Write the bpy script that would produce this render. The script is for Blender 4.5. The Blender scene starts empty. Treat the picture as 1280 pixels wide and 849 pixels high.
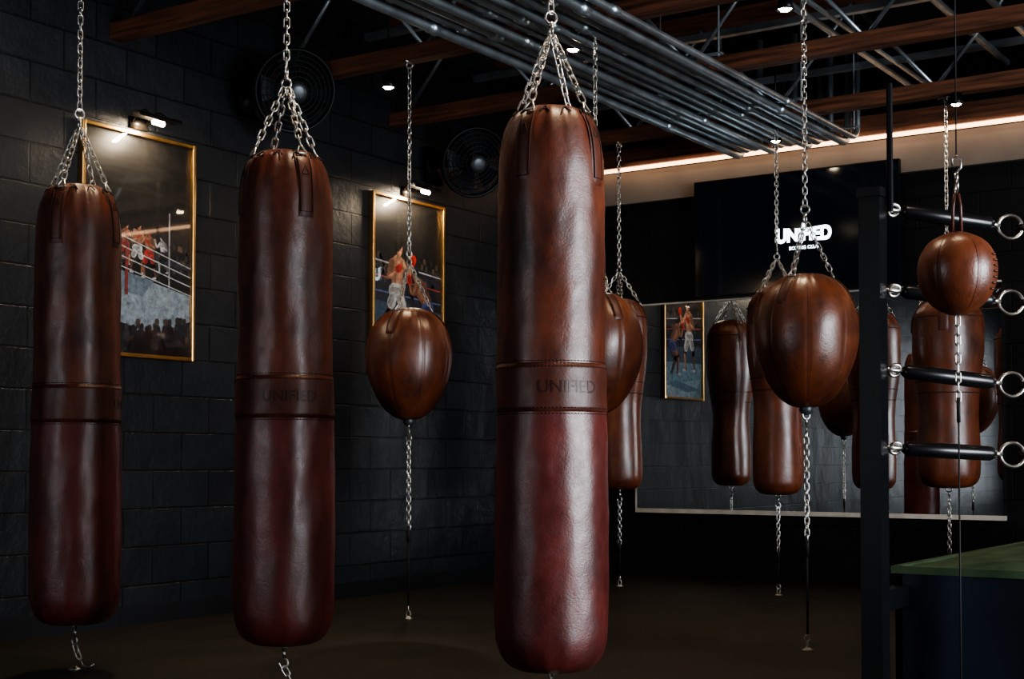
import bpy, bmesh, math, random
from mathutils import Vector, Matrix, noise
random.seed(4)
sc = bpy.context.scene
col = sc.collection
W = -5.85      # left wall x
YB = 9.5       # back wall y
XR = 5.2
YF = -3.6
ZC = 3.86
try:
    sc.view_settings.view_transform = 'AgX'; sc.view_settings.look = 'AgX - Medium High Contrast'
except Exception as ex: print(ex)

# ------------------------------------------------------------------ materials
def new_mat(name):
    m = bpy.data.materials.new(name); m.use_nodes = True
    nt = m.node_tree
    return m, nt, nt.nodes, nt.links, nt.nodes["Principled BSDF"]

def simple(name, c, rough=0.5, metal=0.0, emit=None, es=0.0, coat=0.0, var=0.15, scale=12, bump=0.0, spec=0.5):
    m, nt, n, l, b = new_mat(name)
    b.inputs["Roughness"].default_value = rough
    b.inputs["Metallic"].default_value = metal
    b.inputs["Coat Weight"].default_value = coat
    b.inputs["Specular IOR Level"].default_value = spec
    tc = n.new("ShaderNodeTexCoord"); nz = n.new("ShaderNodeTexNoise"); nz.inputs["Scale"].default_value = scale
    nz.inputs["Detail"].default_value = 6
    l.new(tc.outputs["Object"], nz.inputs["Vector"])
    r = n.new("ShaderNodeValToRGB")
    r.color_ramp.elements[0].position = 0.3; r.color_ramp.elements[1].position = 0.7
    r.color_ramp.elements[0].color = tuple(x*(1-var) for x in c)+(1,)
    r.color_ramp.elements[1].color = tuple(min(1,x*(1+var)) for x in c)+(1,)
    l.new(nz.outputs["Fac"], r.inputs["Fac"]); l.new(r.outputs["Color"], b.inputs["Base Color"])
    if emit:
        b.inputs["Emission Color"].default_value = tuple(emit)+(1,)
        b.inputs["Emission Strength"].default_value = es
    if bump:
        bp = n.new("ShaderNodeBump"); bp.inputs["Strength"].default_value = bump; bp.inputs["Distance"].default_value = 0.01
        l.new(nz.outputs["Fac"], bp.inputs["Height"]); l.new(bp.outputs["Normal"], b.inputs["Normal"])
    return m

def leather(name, c_hi, c_lo, c_bot=None, split=0.0, rough=0.36, spec=.9):
    m, nt, n, l, b = new_mat(name)
    tc = n.new("ShaderNodeTexCoord"); oi = n.new("ShaderNodeObjectInfo")
    ofs = n.new("ShaderNodeVectorMath"); ofs.operation = 'ADD'
    sc_ = n.new("ShaderNodeVectorMath"); sc_.operation = 'SCALE'; sc_.inputs["Scale"].default_value = 3.7
    l.new(oi.outputs["Location"], sc_.inputs[0]); l.new(tc.outputs["Object"], ofs.inputs[0]); l.new(sc_.outputs[0], ofs.inputs[1])
    mp = n.new("ShaderNodeMapping"); mp.inputs["Scale"].default_value = (1, 1, 0.6)
    l.new(ofs.outputs[0], mp.inputs["Vector"])
    n1 = n.new("ShaderNodeTexNoise"); n1.inputs["Scale"].default_value = 6; n1.inputs["Detail"].default_value = 12; n1.inputs["Roughness"].default_value = 0.76
    l.new(mp.outputs["Vector"], n1.inputs["Vector"])
    r = n.new("ShaderNodeValToRGB"); r.color_ramp.elements[0].position = 0.37; r.color_ramp.elements[1].position = 0.64
    r.color_ramp.elements[0].color = c_lo+(1,); r.color_ramp.elements[1].color = c_hi+(1,)
    l.new(n1.outputs["Fac"], r.inputs["Fac"])
    out = r.outputs["Color"]
    if c_bot:
        sx = n.new("ShaderNodeSeparateXYZ"); l.new(tc.outputs["Object"], sx.inputs[0])
        lt = n.new("ShaderNodeMapRange"); lt.inputs["From Min"].default_value = split-0.01; lt.inputs["From Max"].default_value = split+0.01
        l.new(sx.outputs["Z"], lt.inputs["Value"])
        r2 = n.new("ShaderNodeValToRGB"); r2.color_ramp.elements[0].position = 0.37; r2.color_ramp.elements[1].position = 0.66
        r2.color_ramp.elements[0].color = tuple(x*0.38 for x in c_bot)+(1,); r2.color_ramp.elements[1].color = c_bot+(1,)
        l.new(n1.outputs["Fac"], r2.inputs["Fac"])
        mx = n.new("ShaderNodeMixRGB"); l.new(lt.outputs[0], mx.inputs["Fac"])
        l.new(r2.outputs["Color"], mx.inputs["Color1"]); l.new(r.outputs["Color"], mx.inputs["Color2"])
        out = mx.outputs["Color"]
    l.new(out, b.inputs["Base Color"])
    rr = n.new("ShaderNodeMapRange"); rr.inputs["To Min"].default_value = rough-0.12; rr.inputs["To Max"].default_value = rough+0.20
    n2 = n.new("ShaderNodeTexNoise"); n2.inputs["Scale"].default_value = 18; n2.inputs["Detail"].default_value = 8; n2.inputs["Roughness"].default_value = .7
    l.new(ofs.outputs[0], n2.inputs["Vector"]); l.new(n2.outputs["Fac"], rr.inputs["Value"])
    l.new(rr.outputs[0], b.inputs["Roughness"])
    v = n.new("ShaderNodeTexVoronoi"); v.inputs["Scale"].default_value = 150
    l.new(tc.outputs["Object"], v.inputs["Vector"])
    n3 = n.new("ShaderNodeTexNoise"); n3.inputs["Scale"].default_value = 11; n3.inputs["Detail"].default_value = 5; n3.inputs["Roughness"].default_value = .5
    l.new(ofs.outputs[0], n3.inputs["Vector"])
    vc = n.new("ShaderNodeTexVoronoi"); vc.feature = 'DISTANCE_TO_EDGE'; vc.inputs["Scale"].default_value = 26
    wv = n.new("ShaderNodeVectorMath"); wv.operation = 'ADD'; l.new(ofs.outputs[0], wv.inputs[0])
    ws = n.new("ShaderNodeVectorMath"); ws.operation = 'SCALE'; ws.inputs["Scale"].default_value = .12; l.new(n3.outputs["Color"], ws.inputs[0]); l.new(ws.outputs[0], wv.inputs[1]); l.new(wv.outputs[0], vc.inputs["Vector"])
    cr = n.new("ShaderNodeMapRange"); cr.inputs["From Max"].default_value = .08; l.new(vc.outputs["Distance"], cr.inputs["Value"])
    b1 = n.new("ShaderNodeBump"); b1.inputs["Strength"].default_value = 0.08; b1.inputs["Distance"].default_value = 0.02
    l.new(n3.outputs["Fac"], b1.inputs["Height"])
    bc = n.new("ShaderNodeBump"); bc.inputs["Strength"].default_value = 0.08; bc.inputs["Distance"].default_value = 0.002
    l.new(cr.outputs[0], bc.inputs["Height"]); l.new(b1.outputs["Normal"], bc.inputs["Normal"])
    b2 = n.new("ShaderNodeBump"); b2.inputs["Strength"].default_value = 0.10; b2.inputs["Distance"].default_value = 0.002
    l.new(v.outputs["Distance"], b2.inputs["Height"]); l.new(bc.outputs["Normal"], b2.inputs["Normal"])
    l.new(b2.outputs["Normal"], b.inputs["Normal"])
    b.inputs["Specular IOR Level"].default_value = spec
    return m

M_LEA = leather("leather_brown_oxblood", (0.175, 0.039, 0.015), (0.044, 0.010, 0.006), (0.165, 0.027, 0.022), 0.90, rough=.37)
M_LEB = leather("leather_brown", (0.205, 0.053, 0.019), (0.056, 0.014, 0.007), rough=0.32)
M_LED = leather("leather_strap", (0.13, 0.030, 0.013), (0.05, 0.012, 0.007), rough=0.42, spec=.7)
M_THR = simple("stitch_thread", (0.026, 0.008, 0.006), 0.7)
M_EMB = simple("embossed_leather", (0.040, 0.011, 0.008), 0.45)
M_STL = simple("chain_steel", (0.66, 0.64, 0.60), 0.28, 1.0)
M_GAL = simple("galvanised_conduit", (0.50, 0.57, 0.62), 0.38, 0.9, scale=5, var=0.35)
M_STR = simple("dark_steel", (0.10, 0.11, 0.12), 0.45, 0.7)
M_FAN = simple("fan_black", (0.005, 0.006, 0.008), 0.45, 0.0, spec=.25)
M_BLK = simple("black_powder_coat", (0.004, 0.005, 0.007), 0.38, 0.0, spec=.22)
M_BLP = simple("black_vinyl", (0.006, 0.006, 0.008), 0.28, 0.0, coat=0.1)
M_CRD = simple("black_cord", (0.008, 0.008, 0.008), 0.7)
M_GLD = simple("gold_frame", (0.72, 0.42, 0.15), 0.28, 1.0)
M_BRS = simple("lamp_metal", (0.05, 0.045, 0.04), 0.35, 0.8)
M_DRK = simple("dark_paint", (0.006, 0.007, 0.009), 0.6, var=0.3, scale=3, spec=.3)
M_BULK = simple("bulkhead_plaster", (0.16, 0.14, 0.12), 0.8, var=0.15, scale=3)
M_LEDS = simple("led_strip", (0.9, 0.7, 0.5), 0.5, emit=(1.0, 0.58, 0.32), es=5.5)
M_BULB = simple("lamp_glow", (1, 0.9, 0.8), 0.5, emit=(1.0, 0.80, 0.55), es=70.0)
M_CAN = simple("ring_canvas_green", (0.060, 0.100, 0.056), 0.85, var=0.3, scale=7, bump=0.3, spec=.2)
M_SKT = simple("ring_skirt_navy", (0.008, 0.013, 0.026), 0.5, var=0.3, scale=4, spec=.3)
M_LEDG = simple("aluminium_trim", (0.75, 0.70, 0.62), 0.45, 0.2)
M_DECK = simple("roof_deck", (0.016, 0.010, 0.008), 0.85, var=0.4, scale=4)
M_WIN = simple("window_daylight", (0.5, 0.55, 0.6), 0.3, emit=(0.75, 0.87, 1.0), es=1.0)

def wood_mat():
    m, nt, n, l, b = new_mat("joist_wood")
    tc = n.new("ShaderNodeTexCoord"); mp = n.new("ShaderNodeMapping"); mp.inputs["Scale"].default_value = (0.7, 12, 12)
    nz = n.new("ShaderNodeTexNoise"); nz.inputs["Scale"].default_value = 4; nz.inputs["Detail"].default_value = 8
    r = n.new("ShaderNodeValToRGB"); r.color_ramp.elements[0].color = (0.050, 0.019, 0.010, 1); r.color_ramp.elements[1].color = (0.25, 0.090, 0.042, 1)
    r.color_ramp.elements[0].position = .3; r.color_ramp.elements[1].position = .75
    l.new(tc.outputs["Object"], mp.inputs["Vector"]); l.new(mp.outputs["Vector"], nz.inputs["Vector"]); l.new(nz.outputs["Fac"], r.inputs["Fac"])
    l.new(r.outputs["Color"], b.inputs["Base Color"]); b.inputs["Roughness"].default_value = 0.6
    return m
M_WOOD = wood_mat()

def block_mat(name, axis, c1, c2, mort, spec=.45, rough=.5):
    m, nt, n, l, b = new_mat(name)
    tc = n.new("ShaderNodeTexCoord"); s = n.new("ShaderNodeSeparateXYZ"); c = n.new("ShaderNodeCombineXYZ")
    l.new(tc.outputs["Object"], s.inputs[0])
    l.new(s.outputs[axis], c.inputs["X"]); l.new(s.outputs["Z"], c.inputs["Y"])
    br = n.new("ShaderNodeTexBrick"); br.inputs["Scale"].default_value = 1.0
    br.inputs["Brick Width"].default_value = 0.406; br.inputs["Row Height"].default_value = 0.203
    br.inputs["Mortar Size"].default_value = 0.006; br.inputs["Mortar Smooth"].default_value = 0.35
    br.inputs["Color1"].default_value = c1+(1,); br.inputs["Color2"].default_value = c2+(1,); br.inputs["Mortar"].default_value = mort+(1,)
    l.new(c.outputs[0], br.inputs["Vector"])
    nz = n.new("ShaderNodeTexNoise"); nz.inputs["Scale"].default_value = 38; nz.inputs["Detail"].default_value = 9; nz.inputs["Roughness"].default_value = .65
    l.new(tc.outputs["Object"], nz.inputs["Vector"])
    nz2 = n.new("ShaderNodeTexNoise"); nz2.inputs["Scale"].default_value = 3; nz2.inputs["Detail"].default_value = 6
    l.new(tc.outputs["Object"], nz2.inputs["Vector"])
    mx = n.new("ShaderNodeMixRGB"); mx.blend_type = 'MULTIPLY'; mx.inputs["Fac"].default_value = 0.6
    l.new(br.outputs["Color"], mx.inputs["Color1"]); l.new(nz2.outputs["Fac"], mx.inputs["Color2"])
    l.new(mx.outputs[0], b.inputs["Base Color"])
    inv = n.new("ShaderNodeMath"); inv.operation = 'SUBTRACT'; inv.inputs[0].default_value = 1.0; l.new(br.outputs["Fac"], inv.inputs[1])
    b0 = n.new("ShaderNodeBump"); b0.inputs["Strength"].default_value = 0.35; b0.inputs["Distance"].default_value = 0.05
    l.new(nz2.outputs["Fac"], b0.inputs["Height"])
    b1 = n.new("ShaderNodeBump"); b1.inputs["Strength"].default_value = 1.0; b1.inputs["Distance"].default_value = 0.010
    l.new(inv.outputs[0], b1.inputs["Height"]); l.new(b0.outputs["Normal"], b1.inputs["Normal"])
    b2 = n.new("ShaderNodeBump"); b2.inputs["Strength"].default_value = 0.6; b2.inputs["Distance"].default_value = 0.004
    l.new(nz.outputs["Fac"], b2.inputs["Height"]); l.new(b1.outputs["Normal"], b2.inputs["Normal"]); l.new(b2.outputs["Normal"], b.inputs["Normal"])
    b.inputs["Roughness"].default_value = rough; b.inputs["Specular IOR Level"].default_value = spec
    return m
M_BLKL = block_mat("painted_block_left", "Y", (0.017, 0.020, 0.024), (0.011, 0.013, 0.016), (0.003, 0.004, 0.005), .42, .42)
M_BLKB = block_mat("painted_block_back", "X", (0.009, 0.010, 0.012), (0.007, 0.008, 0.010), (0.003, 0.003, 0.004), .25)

def floor_mat():
    m, nt, n, l, b = new_mat("rubber_floor")
    tc = n.new("ShaderNodeTexCoord")
    nz = n.new("ShaderNodeTexNoise"); nz.inputs["Scale"].default_value = 2.2; nz.inputs["Detail"].default_value = 9; nz.inputs["Roughness"].default_value = .65
    l.new(tc.outputs["Object"], nz.inputs["Vector"])
    sp = n.new("ShaderNodeTexNoise"); sp.inputs["Scale"].default_value = 160; l.new(tc.outputs["Object"], sp.inputs["Vector"])
    r = n.new("ShaderNodeValToRGB"); r.color_ramp.elements[0].color = (0.007, 0.006, 0.005, 1); r.color_ramp.elements[1].color = (0.022, 0.019, 0.014, 1)
    l.new(nz.outputs["Fac"], r.inputs["Fac"])
    br = n.new("ShaderNodeTexBrick"); br.offset = 0.0; br.inputs["Scale"].default_value = 1
    br.inputs["Brick Width"].default_value = 1.22; br.inputs["Row Height"].default_value = 1.83; br.inputs["Mortar Size"].default_value = .004
    br.inputs["Color1"].default_value = (1, 1, 1, 1); br.inputs["Color2"].default_value = (.9, .9, .9, 1); br.inputs["Mortar"].default_value = (.35, .35, .35, 1)
    l.new(tc.outputs["Object"], br.inputs["Vector"])
    mx = n.new("ShaderNodeMixRGB"); mx.blend_type = 'MULTIPLY'; mx.inputs["Fac"].default_value = 1
    l.new(r.outputs["Color"], mx.inputs["Color1"]); l.new(br.outputs["Color"], mx.inputs["Color2"]); l.new(mx.outputs[0], b.inputs["Base Color"])
    rr = n.new("ShaderNodeMapRange"); rr.inputs["To Min"].default_value = .36; rr.inputs["To Max"].default_value = .65
    l.new(nz.outputs["Fac"], rr.inputs["Value"]); l.new(rr.outputs[0], b.inputs["Roughness"])
    b.inputs["Specular IOR Level"].default_value = .3
    bp = n.new("ShaderNodeBump"); bp.inputs["Strength"].default_value = .3; bp.inputs["Distance"].default_value = .002
    l.new(sp.outputs["Fac"], bp.inputs["Height"]); l.new(bp.outputs["Normal"], b.inputs["Normal"])
    return m
M_FLR = floor_mat()

def mirror_mat():
    m, nt, n, l, b = new_mat("mirror_glass")
    nz = n.new("ShaderNodeTexNoise"); nz.inputs["Scale"].default_value = 1.5
    rr = n.new("ShaderNodeMapRange"); rr.inputs["To Min"].default_value = 0.0; rr.inputs["To Max"].default_value = 0.02
    l.new(nz.outputs["Fac"], rr.inputs["Value"]); l.new(rr.outputs[0], b.inputs["Roughness"])
    b.inputs["Metallic"].default_value = 1; b.inputs["Base Color"].default_value = (0.76, 0.78, 0.78, 1)
    return m
M_MIR = mirror_mat()
def glass_mat():
    m = bpy.data.materials.new("picture_glass"); m.use_nodes = True
    nt = m.node_tree; n = nt.nodes; l = nt.links
    for x in list(n):
        if x.type == 'BSDF_PRINCIPLED': n.remove(x)
    o = [x for x in n if x.type == 'OUTPUT_MATERIAL'][0]
    t = n.new("ShaderNodeBsdfTransparent"); g = n.new("ShaderNodeBsdfGlossy"); g.inputs["Roughness"].default_value = 0.03
    f = n.new("ShaderNodeLayerWeight"); f.inputs["Blend"].default_value = .5
    p = n.new("ShaderNodeMath"); p.operation = 'POWER'; p.inputs[1].default_value = 4.0
    q = n.new("ShaderNodeMath"); q.operation = 'MULTIPLY_ADD'; q.inputs[1].default_value = .85; q.inputs[2].default_value = .11
    mx = n.new("ShaderNodeMixShader")
    l.new(f.outputs["Facing"], p.inputs[0]); l.new(p.outputs[0], q.inputs[0])
    l.new(q.outputs[0], mx.inputs[0]); l.new(t.outputs[0], mx.inputs[1]); l.new(g.outputs[0], mx.inputs[2]); l.new(mx.outputs[0], o.inputs["Surface"])
    return m
M_GLS = glass_mat()
def art_mat():
    m, nt, n, l, b = new_mat("poster_print")
    a = n.new("ShaderNodeAttribute"); a.attribute_name = "Col"
    tc = n.new("ShaderNodeTexCoord"); nz = n.new("ShaderNodeTexNoise"); nz.inputs["Scale"].default_value = 34; nz.inputs["Detail"].default_value = 7; nz.inputs["Roughness"].default_value = .7
    l.new(tc.outputs["Object"], nz.inputs["Vector"])
    r = n.new("ShaderNodeMapRange"); r.inputs["From Min"].default_value = .3; r.inputs["From Max"].default_value = .7; r.inputs["To Min"].default_value = .35; r.inputs["To Max"].default_value = 1.25; l.new(nz.outputs["Fac"], r.inputs["Value"])
    mx = n.new("ShaderNodeMixRGB"); mx.blend_type = 'MULTIPLY'; mx.inputs["Fac"].default_value = 1
    l.new(a.outputs["Color"], mx.inputs["Color1"]); l.new(r.outputs[0], mx.inputs["Color2"]); l.new(mx.outputs[0], b.inputs["Base Color"])
    b.inputs["Roughness"].default_value = 0.35
    return m
M_ART = art_mat()
M_SCR = simple("tv_screen", (0.002, 0.003, 0.005), 0.10, var=.05, emit=(0.01, 0.02, 0.05), es=0.05, spec=.5)
M_LOGO = simple("screen_logo", (.8, .9, 1), 0.5, emit=(0.80, 0.93, 1.0), es=6.0)

# ------------------------------------------------------------------ mesh helpers
def obj(name, verts, faces, mat, parent=None, smooth=False, loc=(0, 0, 0)):
    me = bpy.data.meshes.new(name); me.from_pydata([tuple(v) for v in verts], [], faces); me.update()
    bm = bmesh.new(); bm.from_mesh(me); bmesh.ops.recalc_face_normals(bm, faces=bm.faces); bm.to_mesh(me); bm.free()
    if smooth:
        for p in me.polygons: p.use_smooth = True
    me.materials.append(mat)
    o = bpy.data.objects.new(name, me); o.location = loc; col.objects.link(o)
    if parent: o.parent = parent
    return o

def empty(name, loc=(0, 0, 0)):
    e = bpy.data.objects.new(name, None); e.location = loc; e.empty_display_size = .1; col.objects.link(e); return e

class Geo:
    def __init__(s): s.v = []; s.f = []
    def add(s, v, f):
        o = len(s.v); s.v += v; s.f += [tuple(i+o for i in q) for q in f]
    def box(s, a, b):
        x0, y0, z0 = a; x1, y1, z1 = b
        s.add([(x0,y0,z0),(x1,y0,z0),(x1,y1,z0),(x0,y1,z0),(x0,y0,z1),(x1,y0,z1),(x1,y1,z1),(x0,y1,z1)],
              [(0,3,2,1),(4,5,6,7),(0,1,5,4),(1,2,6,5),(2,3,7,6),(3,0,4,7)])
    def tube(s, pts, r, n=8, closed=False, cap=True):
        pts = [Vector(p) for p in pts]; N = len(pts); vs = []; fs = []
        rr = r if isinstance(r, (list, tuple)) else [r]*N
        prev = None
        for i, p in enumerate(pts):
            if closed: t = pts[(i+1) % N]-pts[i-1]
            else: t = pts[min(i+1, N-1)]-pts[max(i-1, 0)]
            t.normalize()
            if prev is None:
                a = Vector((0, 0, 1)) if abs(t.z) < .9 else Vector((1, 0, 0))
                u = t.cross(a).normalized()
            else:
                u = (prev-t*prev.dot(t))
                u = u.normalized() if u.length > 1e-6 else t.orthogonal().normalized()
            prev = u; w = t.cross(u)
            for k in range(n):
                an = 2*math.pi*k/n
                vs.append(tuple(p+(u*math.cos(an)+w*math.sin(an))*rr[i]))
        M = N if closed else N-1
        for i in range(M):
            j = (i+1) % N
            for k in range(n):
                k2 = (k+1) % n
                fs.append((i*n+k, i*n+k2, j*n+k2, j*n+k))
        if cap and not closed:
            fs.append(tuple(range(n))[::-1]); fs.append(tuple((N-1)*n+k for k in range(n)))
        s.add(vs, fs)
    def link(s, c, t, side, half, hw, r):
        pts = []
        st = half-hw
        for k in range(7):
            a = -math.pi/2+math.pi*k/6
            pts.append(c+t*(st+hw*math.cos(a))+side*(hw*math.sin(a)))
        for k in range(7):
            a = math.pi/2+math.pi*k/6
            pts.append(c+t*(-st+hw*math.cos(a))+side*(hw*math.sin(a)))
        s.tube(pts, r, 6, closed=True)
    def chain(s, p0, p1, pitch=0.030, hw=0.0105, r=0.0034, sag=0.0):
        p0 = Vector(p0); p1 = Vector(p1); L = (p1-p0).length; n = max(1, round(L/pitch))
        for i in range(n):
            f = (i+.5)/n
            c = p0.lerp(p1, f)+Vector((0, 0, -sag*4*f*(1-f)))
            t = (p1-p0).normalized(); u = t.orthogonal().normalized(); w = t.cross(u)
            tw = 0.25*math.sin(i*.35)+random.uniform(-.12, .12)+(math.pi/2 if i % 2 else 0)+.6
            side = u*math.cos(tw)+w*math.sin(tw)
            s.link(c, t, side, pitch/2+r*1.9, hw, r)
    def lathe(s, prof, seg=48, disp=None, closed=False):
        n = len(prof); vs = []; fs = []
        for (r, z) in prof:
            for k in range(seg):
                a = 2*math.pi*k/seg
                rr = r
                if disp: rr = r+disp(a, z, r)
                vs.append((rr*math.cos(a), rr*math.sin(a), z))
        for i in range(n-1):
            for k in range(seg):
                k2 = (k+1) % seg
                fs.append((i*seg+k, i*seg+k2, (i+1)*seg+k2, (i+1)*seg+k))
        if not closed:
            fs.append(tuple(range(seg))[::-1]); fs.append(tuple((n-1)*seg+k for k in range(seg)))
        s.add(vs, fs)
    def mk(s, name, mat, parent=None, smooth=False, loc=(0, 0, 0)): return obj(name, s.v, s.f, mat, parent, smooth, loc)

def catmull(P, sub=4):
    out = []
    n = len(P)
    for i in range(n-1):
        p0 = P[max(i-1, 0)]; p1 = P[i]; p2 = P[i+1]; p3 = P[min(i+2, n-1)]
        for k in range(sub):
            t = k/sub
            q = []
            for d in range(2):
                a = .5*((2*p1[d])+(-p0[d]+p2[d])*t+(2*p0[d]-5*p1[d]+4*p2[d]-p3[d])*t*t+(-p0[d]+3*p1[d]-3*p2[d]+p3[d])*t**3)
                q.append(a)
            out.append((max(q[0], .001), q[1]))
    out.append(P[-1]); return out

def circle(c, r, nrm, n=20, sx=1.0):
    nrm = Vector(nrm).normalized(); u = nrm.orthogonal().normalized(); w = nrm.cross(u)
    return [Vector(c)+u*math.cos(2*math.pi*k/n)*r*sx+w*math.sin(2*math.pi*k/n)*r for k in range(n)]

def rad_at(prof, z):
    best = 0
    for i in range(len(prof)-1):
        r0, z0 = prof[i]; r1, z1 = prof[i+1]
        if min(z0, z1) <= z <= max(z0, z1) and abs(z1-z0) > 1e-6:
            f = (z-z0)/(z1-z0); best = max(best, r0+(r1-r0)*f)
    return best

def text_mesh(s, size, extrude=0.002, off=0.0):
    cu = bpy.data.curves.new("txt", 'FONT'); cu.body = s; cu.size = size; cu.align_x = 'CENTER'; cu.align_y = 'CENTER'
    cu.extrude = extrude; cu.offset = off; cu.resolution_u = 3
    o = bpy.data.objects.new("txt", cu); col.objects.link(o)
    dg = bpy.context.evaluated_depsgraph_get()
    me = bpy.data.meshes.new_from_object(o.evaluated_get(dg))
    v = [tuple(x.co) for x in me.vertices]; f = [tuple(p.vertices) for p in me.polygons]
    bpy.data.objects.remove(o); bpy.data.curves.remove(cu); bpy.data.meshes.remove(me)
    return v, f

# ------------------------------------------------------------------ room shell
def slab(name, a, b, mat):
    g = Geo(); g.box(a, b); return g.mk(name, mat)
slab("floor", (W, YF, -0.1), (XR, YB, 0), M_FLR)
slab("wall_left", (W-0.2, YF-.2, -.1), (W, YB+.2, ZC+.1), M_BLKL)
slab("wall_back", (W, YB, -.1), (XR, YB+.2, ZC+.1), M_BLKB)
slab("ceiling", (W, YF, ZC), (XR, YB, ZC+.1), M_DECK)
wy0, wy1, wz0, wz1 = 2.2, 5.9, 0.35, 3.0
g = Geo()
g.box((XR, YF-.2, -.1), (XR+.2, wy0, ZC+.1)); g.box((XR, wy1, -.1), (XR+.2, YB+.2, ZC+.1))
g.box((XR, wy0, -.1), (XR+.2, wy1, wz0)); g.box((XR, wy0, wz1), (XR+.2, wy1, ZC+.1)); g.mk("wall_right", M_DRK)
g = Geo()
g.box((XR+.14, wy0, wz0), (XR+.15, wy1, wz1)); win = empty("window_1"); g.mk("panes", M_WIN, win)
g = Geo()
for i in range(5):
    y = wy0+(wy1-wy0)*i/4; g.box((XR+.06, y-.03, wz0), (XR+.13, y+.03, wz1))
for z in (wz0+.03, (wz0+wz1)/2, wz1-.03): g.box((XR+.06, wy0, z-.03), (XR+.13, wy1, z+.03))
g.mk("frame", M_BLK, win)
fx0, fx1 = -5.3, -3.9
g = Geo()
g.box((W, YF-.2, -.1), (fx0, YF, ZC+.1)); g.box((fx1, YF-.2, -.1), (XR, YF, ZC+.1))
g.box((fx0, YF-.2, -.1), (fx1, YF, .3)); g.box((fx0, YF-.2, 2.7), (fx1, YF, ZC+.1)); g.mk("wall_front", M_DRK)
win2 = empty("window_2"); g = Geo(); g.box((fx0, YF-.15, .3), (fx1, YF-.14, 2.7)); g.mk("panes", M_WIN, win2)
g = Geo()
for x in (fx0+.03, (fx0+fx1)/2, fx1-.03): g.box((x-.03, YF-.13, .3), (x+.03, YF-.06, 2.7))
for z in (.33, 2.67): g.box((fx0, YF-.13, z-.03), (fx1, YF-.06, z+.03))
g.mk("frame", M_BLK, win2)

slab("trim_1", (W+.001, YB-.05, 2.82), (XR-.001, YB-.001, 3.06), M_BULK)
g = Geo(); g.box((W+.02, YB-.120, 3.058), (XR-.02, YB-.095, 3.082)); e = empty("led_strip_light"); g.mk("strip", M_LEDS, e)
g = Geo(); g.box((W+.001, YB-.135, 3.085), (XR-.001, YB-.001, 3.22)); g.mk("cove_beam", M_WOOD, e)
slab("baseboard_left", (W+.001, YF+.01, 0.0), (W+.012, YB-.01, 0.10), M_DRK)

# wall mirror
e = empty("wall_mirror", (0, 0, 0))
mx0, mx1, mz0, mz1 = -5.21, -2.50, 0.505, 2.035
g = Geo(); g.box((mx0, YB-.02, mz0), (mx1, YB-.004, mz1)); g.mk("glass", M_MIR, e)
g = Geo(); g.box((mx0, YB-.045, mz0-.03), (mx1+.02, YB-.002, mz0)); g.box((mx0-.012, YB-.024, mz0), (mx0, YB-.002, mz1)); g.box((mx0-.012, YB-.024, mz1), (mx1, YB-.002, mz1+.012))
g.mk("frame", M_LEDG, e)

# television
tv = empty("wall_television")
tx0, tx1, tz0, tz1 = -4.67, -3.14, 2.045, 2.905
g = Geo(); g.box((tx0, YB-.12, tz0), (tx1, YB-.075, tz1)); g.mk("bezel", M_BLK, tv)
g = Geo(); g.box((tx0+.012, YB-.122, tz0+.018), (tx1-.012, YB-.1195, tz1-.012)); g.mk("screen", M_SCR, tv)
g = Geo(); g.box((-4.2, YB-.08, 2.25), (-3.6, YB-.03, 2.7)); g.mk("bracket", M_STR, tv)
lc = Vector((-3.82, YB-.124, 2.445))
v, f = text_mesh("UNIFIED", 0.108, 0.0008, 0.0055)
vv = []
for x, y, z in v:
    yy = y*(1.0+1.5*abs(x))
    vv.append((lc.x+x*1.02, lc.y-z, lc.z+yy))
obj("logo_text", vv, f, M_LOGO, tv)
v, f = text_mesh("BOXING CLUB", 0.033, 0.0006, 0.0004)
obj("logo_subtext", [(lc.x+x, lc.y-z, lc.z-.088+y) for x, y, z in v], f, M_LOGO, tv)
g = Geo(); b = [(-.01, .08), (.025, .08), (.010, .02), (.03, .02), (-.02, -.075), (-.003, -.005), (-.026, -.005)]
g.add([(lc.x+x, lc.y-.002, lc.z+z) for x, z in b], [(0, 1, 2, 3, 4, 5, 6)]); g.mk("logo_bolt", M_LOGO, tv)

# ------------------------------------------------------------------ ceiling structure
JY = [-2.0, -0.84, 0.30, 1.6, 2.76, 3.92, 5.0, 6.18, 7.33, 8.55]
for y in JY:
    e = empty("ceiling_joist", (0, y, 0))
    g = Geo(); g.box((W+.001, -.045, 3.07), (XR-.001, .045, 3.155)); g.box((W+.001, -.045, 3.74), (XR-.001, .045, 3.84)); g.mk("chords", M_WOOD, e)
    g = Geo(); x = W+.1; up = False; st = .52
    while x < XR-st:
        za, zb = (3.74, 3.13) if up else (3.13, 3.74)
        g.tube([(x, 0, za), (x+st, 0, zb)], .013, 8); up = not up; x += st
    g.mk("webs", M_GAL, e, True)

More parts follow.
